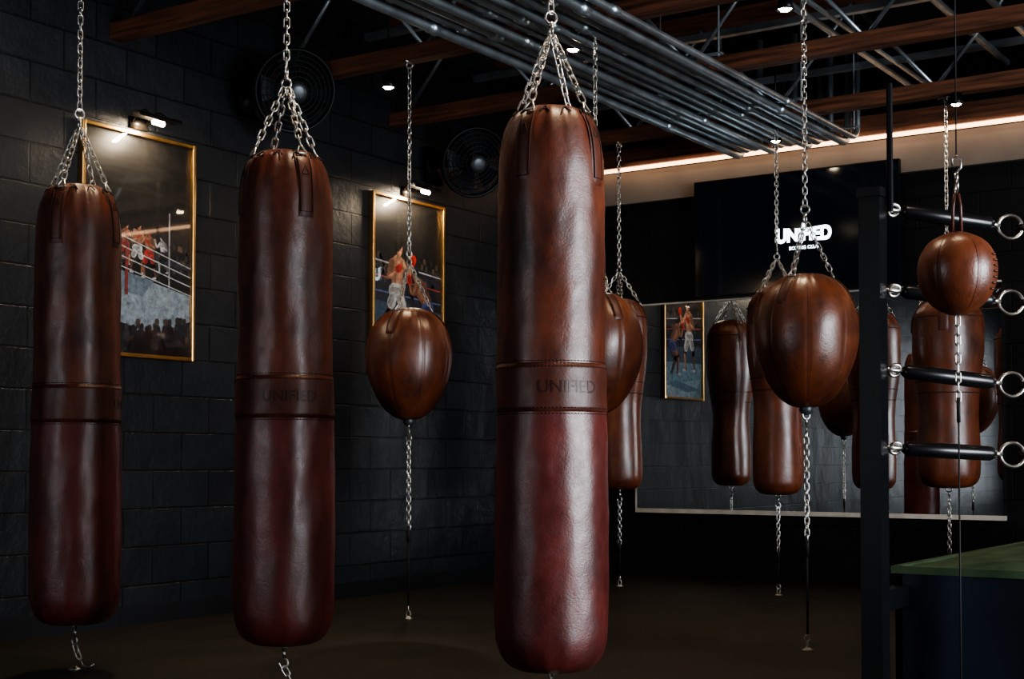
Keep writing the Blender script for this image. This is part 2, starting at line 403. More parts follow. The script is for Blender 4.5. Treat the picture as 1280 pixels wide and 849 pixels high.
e = empty("conduit_bundle")
g = Geo()
CX0, CX1 = -4.22, -3.36
xs = [CX0+(CX1-CX0)*i/10 for i in range(11)]
for i, x in enumerate(xs):
    r = [.027, .020, .027, .023, .018, .027, .020, .027, .023, .027, .020, .027][i]
    zz = 3.030 + (0.0 if i % 3 else -.016)
    yend = YB-.35-.05*(i % 3)
    pts = [(x, YF+.05, zz)]
    pts += [(x, yy, zz) for yy in (0, 3, 6)]
    pts += [(x, yend, zz)]
    for k in range(1, 6):
        a = math.pi/2*k/5; pts.append((x, yend+.10*math.sin(a), zz+.10*(1-math.cos(a))))
    pts.append((x, yend+.10, 3.8))
    g.tube(pts, r, 12)
    for yy in (1.3, 3.1, 5.6+.15*(i % 4), 8.1-.1*(i % 3)):
        g.tube([(x, yy-.035, zz), (x, yy+.035, zz)], r*1.25, 12)
g.mk("conduits", M_GAL, e, True)
g = Geo()
for yy in (0.9, 2.2, 3.45, 4.6, 5.75, 6.95, 8.1, 9.0):
    g.box((CX0-.07, yy-.02, 3.06), (CX1+.07, yy+.02, 3.068))
    for x in (CX0-.05, CX1+.05): g.tube([(x, yy, 3.05), (x, yy, 3.85)], .006, 6)
g.mk("strut_channels", M_GAL, e)
e = empty("overhead_conduits")
g = Geo()
for x, z, r in [(-2.95, 3.30, .02), (-2.85, 3.30, .014), (-2.4, 3.42, .022), (-2.0, 3.25, .018), (-1.6, 3.36, .02), (-1.5, 3.36, .014), (-1.0, 3.3, .025), (-5.2, 3.5, .02), (-4.9, 3.45, .014), (-0.4, 3.35, .02)]:
    g.tube([(x, YF+.05, z), (x, YB-.2, z)], r, 10)
g.mk("conduits", M_GAL, e, True)
g = Geo()
for y in (5.6, 6.75, 7.9, 9.05):
    g.box((-5.6, y-.025, 3.46), (XR-.1, y+.025, 3.50))
g.mk("strut_channels", M_GAL, e)

# ------------------------------------------------------------------ lamps
def spotlamp(x, y, power, z=3.0, aim=None):
    e = empty("ceiling_spotlight", (x, y, z))
    g = Geo(); g.lathe([(.012, .075), (.03, .072), (.034, .03), (.045, 0.0), (.040, 0.0), (.030, .02)], 20)
    g.tube([(0, 0, .07), (0, 0, ZC-z-.01)], .006, 6); g.mk("housing", M_BLK, e, True)
    g = Geo(); g.lathe([(.001, -.006), (.020, -.003), (.034, .010), (.028, .024)], 20); g.mk("bulb", M_BULB, e, True)
    L = bpy.data.lights.new("lamp_light", 'SPOT'); L.energy = power; L.color = (1, .74, .48); L.spot_size = math.radians(105); L.spot_blend = .9; L.shadow_soft_size = .05
    o = bpy.data.objects.new("lamp_light", L); o.location = (0, 0, -.02); o.parent = e; col.objects.link(o)
for x, y, p in [(-5.09, 6.33, 32), (-3.82, 6.28, 32), (-2.64, 6.27, 36), (-2.50, 8.53, 34),
                (-4.52, 4.10, 52), (-3.30, 4.05, 42), (-2.12, 4.03, 50), (-3.8, 8.85, 20), (-1.2, 4.25, 26), (-.4, 6.6, 40), (1.6, 6.5, 24), (-2.7, 1.2, 8)]:  # includes an unseen spot above the ring, added to brighten its canvas
    spotlamp(x, y, p)
spotlamp(-5.35, 4.35, 34, 3.30)  # unseen extra spot, set above the view to brighten the upper left wall

# ------------------------------------------------------------------ posters
def limb(S, p, q, r0, r1, c, z):
    p = Vector(p); q = Vector(q); d = (q-p).normalized(); n = Vector((-d.y, d.x)); pts = []
    for k in range(7):
        a = math.pi/2+math.pi*k/6; pts.append(p+(d*math.cos(a)+n*math.sin(a))*r0)
    for k in range(7):
        a = -math.pi/2+math.pi*k/6; pts.append(q+(d*math.cos(a)+n*math.sin(a))*r1)
    S.append(([tuple(x) for x in pts], c, z))
def fighter(S, x, y, h, flip, trunks, glove, skin, z, pose=0):
    s = h; f = -1 if flip else 1
    dark = tuple(c*.45 for c in skin); hi = tuple(min(1, c*1.5) for c in skin)
    P = lambda a, b: (x+f*a*s, y+b*s)
    def L(a, b, r0, r1, c, zz):
        limb(S, P(*a), P(*b), r0*s, r1*s, c, zz)
        if c is skin:
            limb(S, P(a[0]-.25*r0, a[1]), P(b[0]-.25*r1, b[1]), r0*s*.78, r1*s*.75, tuple(q*.72 for q in skin), zz+.2)
            limb(S, P(a[0]+.30*r0, a[1]), P(b[0]+.30*r1, b[1]), r0*s*.40, r1*s*.40, hi, zz+.4)
        elif c is trunks or c is glove:
            limb(S, P(a[0]-.3*r0, a[1]-.1*r0), P(b[0]-.3*r1, b[1]-.1*r1), r0*s*.6, r1*s*.6, tuple(q*.55 for q in c), zz+.2)
    if pose == 0:
        L((-.06, .48), (-.13, .26), .055, .042, dark, z); L((-.13, .26), (-.17, .03), .04, .022, dark, z)
        L((.06, .48), (.13, .27), .06, .044, skin, z+1); L((.13, .27), (.11, .03), .042, .022, skin, z+1)
        L((-.17, .02), (-.11, .012), .022, .018, (.6, .6, .6), z+1); L((.11, .02), (.18, .012), .022, .018, (.6, .6, .6), z+1)
        L((0, .56), (.02, .76), .080, .108, skin, z+2)
        L((.015, .60), (.02, .68), .006, .006, dark, z+2.6); L((-.04, .70), (.06, .70), .005, .005, dark, z+2.6)
        L((-.05, .49), (.05, .49), .080, .080, trunks, z+3); L((.06, .42), (.10, .34), .065, .065, trunks, z+3.3); L((-.06, .42), (-.09, .36), .06, .065, trunks, z+3.3)
        L((.10, .79), (.20, .66), .043, .034, skin, z+4); L((.20, .66), (.27, .80), .034, .026, skin, z+4); L((.275, .82), (.285, .85), .044, .044, glove, z+5)
        L((-.08, .78), (-.14, .63), .043, .034, dark, z+2.7); L((-.14, .63), (.0, .70), .033, .026, skin, z+4); L((.02, .72), (.05, .74), .042, .042, glove, z+5)
        L((.03, .84), (.04, .90), .032, .032, dark, z+3); L((.045, .90), (.05, .935), .043, .047, skin, z+4); L((.022, .945), (.048, .965), .044, .038, (.01, .008, .006), z+5)
    else:
        L((-.10, .40), (.03, .24), .06, .045, dark, z); L((.03, .24), (-.08, .03), .042, .022, dark, z)
        L((-.08, .40), (.12, .28), .065, .045, skin, z+1); L((.12, .28), (.10, .03), .042, .022, skin, z+1)
        L((.10, .02), (.17, .012), .022, .018, (.6, .6, .6), z+1)
        L((-.08, .47), (.07, .64), .080, .105, skin, z+2); L((-.10, .42), (-.02, .40), .085, .075, trunks, z+3)
        L((.12, .66), (.20, .54), .043, .033, skin, z+4); L((.20, .54), (.25, .68), .032, .026, skin, z+4); L((.255, .70), (.26, .73), .044, .044, glove, z+5)
        L((.14, .74), (.16, .77), .044, .046, skin, z+4.5); L((.12, .785), (.15, .80), .044, .038, (.01, .008, .006), z+5)
def framed(y0, y1, z0, z1, S):
    e = empty("framed_poster", (W+.002, y0, z0)); w = y1-y0; h = z1-z0
    g = Geo(); fw = .022; d = .035
    g.box((0, 0, 0), (d, fw, h)); g.box((0, w-fw, 0), (d, w, h)); g.box((0, fw, 0), (d, w-fw, fw)); g.box((0, fw, h-fw), (d, w-fw, h))
    o = g.mk("frame", M_GLD, e); bv = o.modifiers.new("b", 'BEVEL'); bv.width = .004; bv.segments = 2
    g = Geo(); g.box((.001, .005, .005), (.008, w-.005, h-.005)); g.mk("backing", M_BLK, e)
    S = [([(0, 0), (w, 0), (w, h), (0, h)], (.014, .013, .012), 0)]+S
    verts = []; faces = []; cols = []
    for pts, c, z in S:
        o0 = len(verts)
        for p in pts:
            a = min(max(p[0], fw), w-fw); b = min(max(p[1], fw), h-fw)
            verts.append((.010+z*.00018, a, b)); cols.append(tuple(c)+(1,))
        faces.append(tuple(range(o0, len(verts))))
    me = bpy.data.meshes.new("print"); me.from_pydata(verts, [], faces); me.update()
    ca = me.color_attributes.new("Col", 'FLOAT_COLOR', 'POINT')
    for i, c in enumerate(cols): ca.data[i].color = c
    me.materials.append(M_ART); o = bpy.data.objects.new("print", me); o.parent = e; col.objects.link(o)
    g = Geo(); g.add([(.026, fw, fw), (.026, w-fw, fw), (.026, w-fw, h-fw), (.026, fw, h-fw)], [(0, 1, 2, 3)]); g.mk("glass", M_GLS, e)
    p = empty("picture_light", (W, (y0+y1)/2, z1))
    g = Geo(); g.box((.001, -.06, .02), (.015, .06, .08))
    for yy in (-.05, .05): g.tube([(.01, yy, .05), (.06, yy, .10), (.12, yy, .10), (.16, yy, .07)], .006, 8)
    n = 10; vs = []; fs = []
    for k in range(n+1):
        a = math.radians(-10+200*k/n)
        for yy in (-.15, .15): vs.append((.16+.026*math.cos(a), yy, .05+.026*math.sin(a)))
    for k in range(n): fs.append((2*k, 2*k+1, 2*k+3, 2*k+2))
    g.add(vs, fs); g.mk("shade", M_BRS, p, True)
    g = Geo(); g.tube([(.16, -.035, .034), (.16, .035, .034)], .014, 10); g.mk("bulb", M_BULB, p, True)
    L = bpy.data.lights.new("picture_lamp", 'AREA'); L.shape = 'RECTANGLE'; L.size = .2; L.size_y = .03; L.energy = 11; L.color = (1, .80, .56)
    lo = bpy.data.objects.new("picture_lamp", L); lo.parent = p; lo.location = (.15, 0, .015)
    d = Vector((-.20, 0, -.5)); lo.rotation_euler = d.to_track_quat('-Z', 'X').to_euler(); col.objects.link(lo)

w, h = .78, 1.20
S = []
S.append(([(0, .62), (w, .54), (w, .50), (0, .58)], (.04, .04, .05), 1))
S.append(([(.20, .47), (.76, .36), (.76, .22), (.52, .13), (.20, .20)], (.34, .40, .44), 2))
S.append(([(.20, .47), (.50, .42), (.42, .33), (.20, .36)], (.20, .25, .30), 3))
for k in range(4):
    S.append(([(.18, .66-.055*k), (.77, .51-.05*k), (.77, .516-.05*k), (.18, .667-.055*k)], (.60, .58, .56), 38))
S.append(([(.60, .80), (.61, .80), (.61, .30), (.60, .30)], (.4, .4, .4), 21))
S.append(([(.30, .33), (.32, .33), (.32, .66), (.30, .66)], (.30, .05, .04), 19))
fighter(S, .38, .45, .27, False, (.7, .7, .7), (.45, .04, .03), (.34, .15, .09), 22)
fighter(S, .46, .43, .27, True, (.50, .05, .04), (.45, .04, .03), (.28, .12, .07), 29)
fighter(S, .56, .47, .20, True, (.02, .02, .02), (.5, .4, .35), (.42, .41, .42), 14)
fighter(S, .30, .49, .22, False, (.45, .05, .04), (.4, .25, .15), (.40, .18, .11), 8)
random.seed(3)
for i in range(70):
    a = random.uniform(.2, .76); b = random.uniform(.56, .70)-.13*a
    limb(S, (a, b), (a, b+.012), .011, .009, random.choice([(.09, .07, .06), (.04, .04, .05), (.16, .10, .07)]), 1.5)
for i in range(54):
    a = random.uniform(.16, .76); b = random.uniform(.03, .20)+.02*math.sin(a*9)
    c = random.choice([(.012, .012, .015), (.02, .02, .028), (.035, .03, .035)])
    limb(S, (a, b-.05), (a, b-.005), .030, .022, c, 40+i*.06*1.0); limb(S, (a, b+.025), (a, b+.036), .013, .014, random.choice([(.02, .015, .015), (.10, .06, .04), (.05, .035, .03)]), 40.03+i*.06)
S.append(([(.20, .0), (.20, .14), (.26, .16), (.30, .08), (.40, .10), (.50, .05), (.76, .09), (.76, 0)], (.008, .008, .01), 46))
framed(4.76, 5.54, 1.41, 2.61, S)
S = []
S.append(([(0, .34), (w, .36), (w, 0), (0, 0)], (.20, .32, .40), 1))
S.append(([(0, .50), (w, .46), (w, .33), (0, .34)], (.06, .10, .15), 2))
S.append(([(0, .78), (w, .74), (w, .46), (0, .50)], (.025, .025, .035), 1))
for k in range(3): S.append(([(0, .76-.10*k), (w, .70-.09*k), (w, .708-.09*k), (0, .77-.10*k)], [(.5, .5, .52), (.40, .08, .06), (.12, .18, .40)][k], 4))
S.append(([(0, .20), (w, .12), (w, .0), (.2, .0)], (.32, .46, .54), 3))
S.append(([(.05, .10), (.5, .17), (.72, .13), (.3, .07)], (.14, .24, .32), 3.4))
for i in range(50):
    a = random.uniform(.03, .75); b = random.uniform(.62, .80)
    limb(S, (a, b), (a, b+.014), .014, .012, random.choice([(.08, .06, .05), (.03, .03, .04), (.12, .08, .06)]), 2.5)
fighter(S, .27, .26, .64, False, (.60, .59, .57), (.42, .03, .02), (.36, .18, .11), 8)
fighter(S, .56, .22, .62, True, (.08, .10, .28), (.45, .04, .03), (.22, .10, .06), 20, 1)
framed(7.08, 7.86, 1.41, 2.61, S)

# ------------------------------------------------------------------ wall fans
def wall_fan(y, z, R=.23):
    e = empty("wall_fan", (W, y, z))
    g = Geo(); c = Vector((.33, .02, 0)); ax = Vector((.80, -.45, -.35)).normalized(); u = ax.orthogonal().normalized(); v = ax.cross(u)
    g.box((.001, -.09, -.12), (.03, .09, .12)); g.tube([(.02, 0, 0), tuple(c-ax*.10)], .022, 10)
    g.tube([tuple(c-ax*.16), tuple(c-ax*.12), tuple(c-ax*.03), tuple(c)], [.05, .085, .085, .07], 20)
    g.mk("mount", M_FAN, e, True)
    g = Geo()
    for k in range(8):
        r = R*(k+1)/8; d = .06*(1-(r/R)**2)
        g.tube(circle(c+ax*(.04+d), r, ax, 40), .0035 if k < 7 else .010, 6, closed=True)
        if k > 3: g.tube(circle(c-ax*(.01+d*.8), r, ax, 40), .0035, 6, closed=True)
    g.tube(circle(c, R, ax, 40), .010, 6, closed=True)
    for k in range(28):
        a = 2*math.pi*k/28; dr = u*math.cos(a)+v*math.sin(a)
        pts = [c+ax*(.04+.06*(1-t*t))+dr*R*t for t in (.15, .4, .7, .9, 1)]+[c+dr*R]+[c-ax*(.01+.05*(1-t*t))+dr*R*t for t in (.95, .7, .4)]
        g.tube([tuple(p) for p in pts], .002, 4)
    g.mk("cage", M_FAN, e, True)
    g = Geo()
    for k in range(5):
        a = 2*math.pi*k/5; vs = []
        for i in range(6):
            t = .16+.74*i/5
            for j in range(2):
                an = a+(j-.5)*(.75 if i else .5); dr = u*math.cos(an)+v*math.sin(an)
                vs.append(tuple(c+dr*R*t+ax*(.02+(j-.5)*.05)))
        g.add(vs, [(2*i, 2*i+1, 2*i+3, 2*i+2) for i in range(5)])
    g.mk("blades", M_FAN, e, True)
    g = Geo(); g.tube([tuple(c+ax*.085), tuple(c+ax*.10), tuple(c+ax*.108)], [.055, .052, .03], 24); g.mk("badge", M_STR, e, True)
wall_fan(5.98, 2.98); wall_fan(7.75, 2.88)

# ------------------------------------------------------------------ hanging bags
def strap_patch(g, prof, ang, ztop, zbot, half, R_off=.004):
    rows = 14; cols_ = 5; vs = []; fs = []
    for i in range(rows+1):
        z = ztop+(zbot-ztop)*i/rows
        for j in range(cols_+1):
            r = rad_at(prof, z)+R_off*(1 if 0 < j < cols_ and 0 < i < rows else .2)
            hw = half/max(r, .05)
            a = ang+hw*(2*j/cols_-1)
            vs.append((r*math.cos(a), r*math.sin(a), z))
    for i in range(rows):
        for j in range(cols_):
            k = i*(cols_+1)+j; fs.append((k, k+1, k+cols_+2, k+cols_+1))
    g.add(vs, fs)
def triring(g, c, out, up, s, r=.0035):
    out = Vector(out).normalized(); up = Vector(up).normalized(); side = up.cross(out).normalized()
    corners = [c+up*s*1.1, c-up*s*.5+side*s*.8, c-up*s*.5-side*s*.8]
    pts = []
    for i in range(3):
        a = corners[i]; b = corners[(i+1) % 3]
        for t in (.12, .35, .65, .88): pts.append(a.lerp(b, t))
    g.tube(pts, r, 6, closed=True)

def top_chains(e, prof, topz, zs, apex, ceil, ang0, n=4, pitch=.030, sr=.0034):
    g = Geo(); A = Vector((0, 0, apex))
    for k in range(n):
        a = ang0+2*math.pi*k/n; r = rad_at(prof, zs)+.012
        o = Vector((math.cos(a), math.sin(a), 0)); c = o*r+Vector((0, 0, zs))
        up = (A-c).normalized()
        triring(g, c+up*.012, o, up, .026, .0038)
        g.chain(c+up*.040, A+o*.010-Vector((0, 0, .02)), pitch, .0105*pitch/.03, sr)
    g.tube(circle(A, .018, (0.4, 1, 0), 16), .0045, 8, closed=True)
    g.tube(circle(A+Vector((0, 0, .045)), .020, (1, -.3, 0), 16), .0045, 8, closed=True)
    g.tube([(0, 0, apex+.012), (0, 0, apex+.02), (0, 0, apex+.032)], [.008, .011, .007], 10)
    g.chain((0, 0, apex+.062), (0, 0, ceil-.03), pitch, .0105*pitch/.03, sr)
    g.tube(circle((0, 0, ceil-.015), .018, (0, 1, 0), 16), .005, 8, closed=True)
    g.tube([(0, -.05, ceil+.0), (0, .05, ceil+.0)], .008, 8)
    g.mk("chain", M_STL, e, True)

def bottom_tie(e, z0, zfloor, mode):
    g = Geo(); k = Geo()
    g.tube(circle((0, 0, z0-.005), .018, (1, .5, 0), 16), .004, 8, closed=True)
    g.tube([(0, 0, z0-.018), (.004, 0, z0-.05)], .006, 8)
    hook = [(math.sin(t)*.016, 0, z0-.068-.018*math.cos(t)*-1) for t in [x*.5 for x in range(0, 11)]]
    g.tube(hook, .004, 6)
    H = z0-zfloor
    if mode == 'short':
        zc = zfloor+.05
        g.chain((0, 0, z0-.085), (.03, 0, zc), .03)
        g.tube([(.03, 0, zc), (.05, .0, zfloor+.02), (.09, 0, zfloor+.015), (.12, 0, zfloor+.03)], .0045, 6)
    else:
        fr = .50 if mode == 'half' else .22
        zc = z0-.085-(H-.085)*fr
        g.chain((0, 0, z0-.085), (.0, 0, zc), .026)
        k.tube([(0, 0, zc), (.0, 0, zfloor+.07)], .005, 8)
        k.tube([(0, 0, zc+.02), (.0, 0, zc-.07)], .010, 8); k.mk("tie_cord", M_CRD, e, True)
        g.tube(circle((0, 0, zfloor+.055), .015, (1, .5, 0), 16), .0035, 6, closed=True)
        g.chain((0, 0, zfloor+.04), (0, 0, zfloor+.012), .022)
    g.lathe([(.026, zfloor), (.026, zfloor+.004), (.016, zfloor+.007), (.008, zfloor+.015)], 20)
    g.mk("floor_tie", M_STL, e, True)

HP = [(.001, 0.0), (.06, 0.0), (.115, .008), (.155, .035), (.177, .085), (.184, .16), (.186, .35), (.184, .6), (.180, .8), (.177, .95), (.175, 1.15), (.174, 1.4), (.173, 1.58), (.170, 1.66), (.161, 1.73), (.144, 1.78), (.118, 1.812), (.085, 1.828), (.05, 1.826), (.001, 1.822)]
def heavy_bag(x, y, zb, seed, rot, txt=True):
    e = empty("heavy_bag", (x, y, zb)); e.rotation_euler = (0, 0, rot)
    prof = catmull(HP, 5)
    def disp(a, z, r):
        p = Vector((math.cos(a)*1.2, math.sin(a)*1.2, z*2.2+seed*7))
        d = .006*noise.noise(p)+.0030*noise.noise(Vector((math.cos(a)*3, math.sin(a)*3, z*7+seed*3)))+.0008*noise.noise(Vector((math.cos(a)*7, math.sin(a)*7, z*22+seed*3)))
        if z > 1.66 and r < .174: d += -.006*abs(math.sin(a*9+seed))*min(1, (z-1.66)/.1)*(r/.17)
        if z < .12: d += -.004*abs(math.sin(a*8))*(1-z/.12)*(r/.18)
        return d*min(1, r/.08)
    prof2 = []
    for i in range(len(prof)-1):
        prof2.append(prof[i])
        n = int(abs(prof[i+1][1]-prof[i][1])/.012)
        for k in range(1, n): t = k/n; prof2.append((prof[i][0]+(prof[i+1][0]-prof[i][0])*t, prof[i][1]+(prof[i+1][1]-prof[i][1])*t))
    prof2.append(prof[-1])
    g = Geo(); g.lathe(prof2, 96, disp); g.mk("body", M_LEA, e, True)
    zb0, zb1 = .835, .990
    bp = [(rad_at(prof, zb0)-.006, zb0-.001)]+[(rad_at(prof, zb0+(zb1-zb0)*k/8)+(.0036 if 0 < k < 8 else .0020), zb0+(zb1-zb0)*k/8) for k in range(9)]+[(rad_at(prof, zb1)-.006, zb1+.001)]
    g = Geo(); g.lathe(bp, 96, disp, closed=True); g.mk("centre_band", M_LED, e, True)
    g = Geo()
    for z in (zb0+.012, zb1-.012, zb0-.006, zb1+.006):
        R = rad_at(prof, z)+(.0040 if zb0 < z < zb1 else .001)
        for k in range(96):
            a = 2*math.pi*k/96; a2 = a+.042; r = R+disp(a, z, R)
            g.tube([(r*math.cos(a), r*math.sin(a), z), (r*math.cos(a2), r*math.sin(a2), z)], .0015, 5)
    g.mk("stitching", M_THR, e, True)
    g = Geo(); th = Geo(); ang0 = .35
    for k in range(4):
        a = ang0+math.pi/2*k
        strap_patch(g, prof, a, 1.800, 1.565, .030, .006)
        for sgn in (-1, 1):
            pts = []
            for i in range(12):
                z = 1.79-.205*i/11; r = rad_at(prof, z)+.0065; aa = a+sgn*.024/max(r, .06); pts.append((r*math.cos(aa), r*math.sin(aa), z))
            th.tube(pts, .0016, 5)
        pts = []
        for i in range(7):
            r = rad_at(prof, 1.585)+.0065; aa = a+.024/r*(i/3-1); pts.append((r*math.cos(aa), r*math.sin(aa), 1.585))
        th.tube(pts, .0016, 5)
        z0 = 1.755
        tri = [(0, .022), (-.014, -.012), (.014, -.012)]
        pts = []
        for i in range(3):
            for t in (0, .5):
                p = tri[i]; q = tri[(i+1) % 3]; xx = p[0]+(q[0]-p[0])*t; zz = z0-.02+p[1]+(q[1]-p[1])*t; rr = rad_at(prof, zz)+.007; aa = a+xx/rr
                pts.append((rr*math.cos(aa), rr*math.sin(aa), zz))
        th.tube(pts, .0016, 5, closed=True)
    for k in range(12):
        a = 2*math.pi*k/12+.1; a2 = a+.22
        pts = []
        for i in range(6):
            t = i/5; aa = a+(a2-a)*t; z = 1.795+.018*math.sin(math.pi*t); r = rad_at(prof, min(z, 1.822))+.004; pts.append((r*math.cos(aa), r*math.sin(aa), z))
        th.tube(pts, .003, 6)
    g.mk("straps", M_LED, e, True); th.mk("strap_stitching", M_THR, e, True)
    if txt:
        v, f = text_mesh("UNIFIED", .056, .0005, .0006); R = rad_at(prof, .91)+.0039
        at = txt
        vv = []
        for X, Y, Z in v:
            aa = at-rot+X/R
            rr = R+disp(aa, .912+Y, R)+Z+.0002
            vv.append((rr*math.cos(aa), rr*math.sin(aa), .912+Y))
        obj("embossed_text", vv, f, M_EMB, e)
    top_chains(e, prof, 1.83, 1.805, 2.28-.19, 3.07-zb, ang0, 4)
    bottom_tie(e, 0, -zb, 'short')
ZB = .187
def tocam(x, y, off=0): return math.atan2(-y, -x)+off
heavy_bag(-4.81, 3.92, ZB, 1, 0.0, tocam(-4.81, 3.92, 1.5))
heavy_bag(-3.64, 3.92, ZB, 2, .837, tocam(-3.64, 3.92, .10))
heavy_bag(-2.47, 3.92, ZB, 3, -.33, tocam(-2.47, 3.92, .32))

BP = [(.001, 0), (.04, .002), (.085, .018), (.140, .065), (.190, .140), (.222, .225), (.236, .320), (.232, .410), (.208, .495), (.163, .562), (.108, .600), (.06, .612), (.001, .608)]
def ball_bag(x, y, zb, seed, rot, name="ball_punching_bag"):
    e = empty(name, (x, y, zb)); e.rotation_euler = (0, 0, rot); prof = catmull(BP, 5)
    def disp(a, z, r):
        s = abs(math.sin(a*4))
        d = -.0040*max(0, 1-s/.12)*r/.23+.007*noise.noise(Vector((math.cos(a)*1.6, math.sin(a)*1.6, z*5+seed*5)))
        if z > .48: d += -.006*abs(math.sin(a*12))*(z-.48)/.12*min(1, r/.1)
        return d*min(1, r/.05)
    g = Geo(); g.lathe(prof, 128, disp); g.mk("body", M_LEB, e, True)
    g = Geo(); th = Geo()
    for k in range(3):
        a = .5+2*math.pi*k/3
        strap_patch(g, prof, a, .598, .46, .026, .006)
        for sgn in (-1, 1):
            pts = []
            for i in range(10):
                z = .594-.12*i/9; r = rad_at(prof, z)+.0065; aa = a+sgn*.021/max(r, .06); pts.append((r*math.cos(aa), r*math.sin(aa), z))
            th.tube(pts, .0014, 5)
    for k in range(8):
        a0 = math.pi*k/4; pts = []
        for i in range(22):
            z = .03+.55*i/21; r = rad_at(prof, z); r += disp(a0, z, r)+.0; pts.append((r*math.cos(a0), r*math.sin(a0), z))
        th.tube(pts, .0013, 5)
    g.mk("straps", M_LED, e, True); th.mk("seams", M_THR, e, True)
    g = Geo(); g.lathe([(.02, .02), (.032, .0), (.030, -.02), (.012, -.035)], 20); g.mk("base_cap", M_STR, e, True)
    top_chains(e, prof, .612, .596, .87, 3.07-zb, .5, 3, .028, .003)
    bottom_tie(e, -.03, -zb, 'half')
ball_bag(-4.82, 6.18, 1.09, 1, .2)
ball_bag(-3.63, 6.18, 1.10, 2, 1.1)
ball_bag(-2.51, 6.18, 1.11, 3, 2.0)

def taper_bag(x, y, zb, L, Rt, Rb, seed, rot):
    e = empty("tapered_heavy_bag", (x, y, zb)); e.rotation_euler = (0, 0, rot)
    P = [(.001, 0), (.06, .0), (Rb*.72, .012), (Rb*.93, .05), (Rb*1.0, .11), (Rb*1.01, .22*L), (Rb*.95, .36*L), (Rb*.97, .46*L), (Rt*.92, .60*L), (Rt*.99, .70*L), (Rt, .80*L), (Rt*.96, .90*L), (Rt*.82, .955*L), (Rt*.55, .99*L), (.05, L), (.001, L-.003)]
    prof = catmull(P, 5)
    def disp(a, z, r): return (.007*noise.noise(Vector((math.cos(a)*1.5, math.sin(a)*1.5, z*3+seed*9)))-(.006*abs(math.sin(a*9)) if z > .93*L else 0))*min(1, r/.08)
    g = Geo(); g.lathe(prof, 64, disp); g.mk("body", M_LEB, e, True)
    th = Geo()
    for zf in (.50, .56, .90):
        z = zf*L; pts = [((rad_at(prof, z)+.001)*math.cos(t*math.pi/24), (rad_at(prof, z)+.001)*math.sin(t*math.pi/24), z) for t in range(48)]
        th.tube(pts, .003, 5, closed=True)
    g = Geo()
    for k in range(4): strap_patch(g, prof, .35+k*math.pi/2, .975*L, .82*L, .028, .006)
    g.mk("straps", M_LED, e, True); th.mk("seams", M_THR, e, True)
    top_chains(e, prof, L, .972*L, L+.20, 3.07-zb, .35, 4, .030)
    bottom_tie(e, 0, -zb, 'half')
taper_bag(-4.85, 8.58, .665, 1.32, .192, .155, 1, .3)
taper_bag(-3.68, 8.58, .645, 1.34, .200, .160, 2, .8)
taper_bag(-2.58, 8.58, .70, 1.14, .210, .185, 3, 1.4)

e = empty("double_end_ball", (-1.18, 4.02, 1.395)); e.rotation_euler = (0, 0, .3)
pr = catmull([(.001, -.118), (.025, -.115), (.062, -.096), (.093, -.060), (.107, -.018), (.109, .02), (.100, .055), (.078, .088), (.045, .108), (.016, .118), (.001, .119)], 4)
def dd(a, z, r): return -.0014*max(0, 1-abs(math.sin(a*3))/.10)*min(1, r/.05)
g = Geo(); g.lathe(pr, 96, dd); g.mk("body", M_LEB, e, True)
th = Geo()
for k in range(6):
    a0 = math.pi*k/3; pts = []
    for i in range(20):
        z = -.108+.212*i/19; r = rad_at(pr, z)-.0008; pts.append((r*math.cos(a0), r*math.sin(a0), z))
    th.tube(pts, .0009, 5)
for k in range(7):
    z = -.05+.016*k; aa = -.40; r = rad_at(pr, z)+.001
    th.tube([(r*math.cos(aa-.10), r*math.sin(aa-.10), z), ((r+.004)*math.cos(aa), (r+.004)*math.sin(aa), z), (r*math.cos(aa+.10), r*math.sin(aa+.10), z)], .0026, 6)
th.mk("seams_and_lacing", M_LED, e, True)
g = Geo(); g.tube([(.012, 0, .112), (.010, 0, .19), (.005, 0, .225), (-.005, 0, .225), (-.010, 0, .19), (-.012, 0, .112)], .0048, 8); g.mk("hanging_loop", M_LED, e, True)
g = Geo(); g.tube(circle((0, 0, .245), .018, (1, .2, 0), 16, .8), .0035, 8, closed=True); g.tube([(0, 0, .262), (0, 0, .285)], .006, 8)
g.tube([(0, 0, .285), (.012, 0, .30), (.012, 0, .325), (0, 0, .335), (-.012, 0, .325), (-.010, 0, .305)], .0032, 8)
g.chain((0, 0, -.12), (0, 0, -.36), .026, .0065, .0021)
g.lathe([(.04, -1.395), (.04, -1.39), (.008, -1.38)], 16); g.mk("chain_and_hook", M_STL, e, True)
g = Geo(); g.tube([(0, 0, .332), (0, 0, 1.675)], .0022, 6); g.tube([(0, 0, -.35), (0, 0, -1.39)], .0028, 6); g.tube([(0, 0, -.35), (0, 0, -.42)], .006, 6); g.mk("cord", M_CRD, e, True)
g = Geo(); g.tube([(0, 0, 1.67), (0, -.14, 1.70)], .008, 6); g.mk("hanger", M_STR, e)

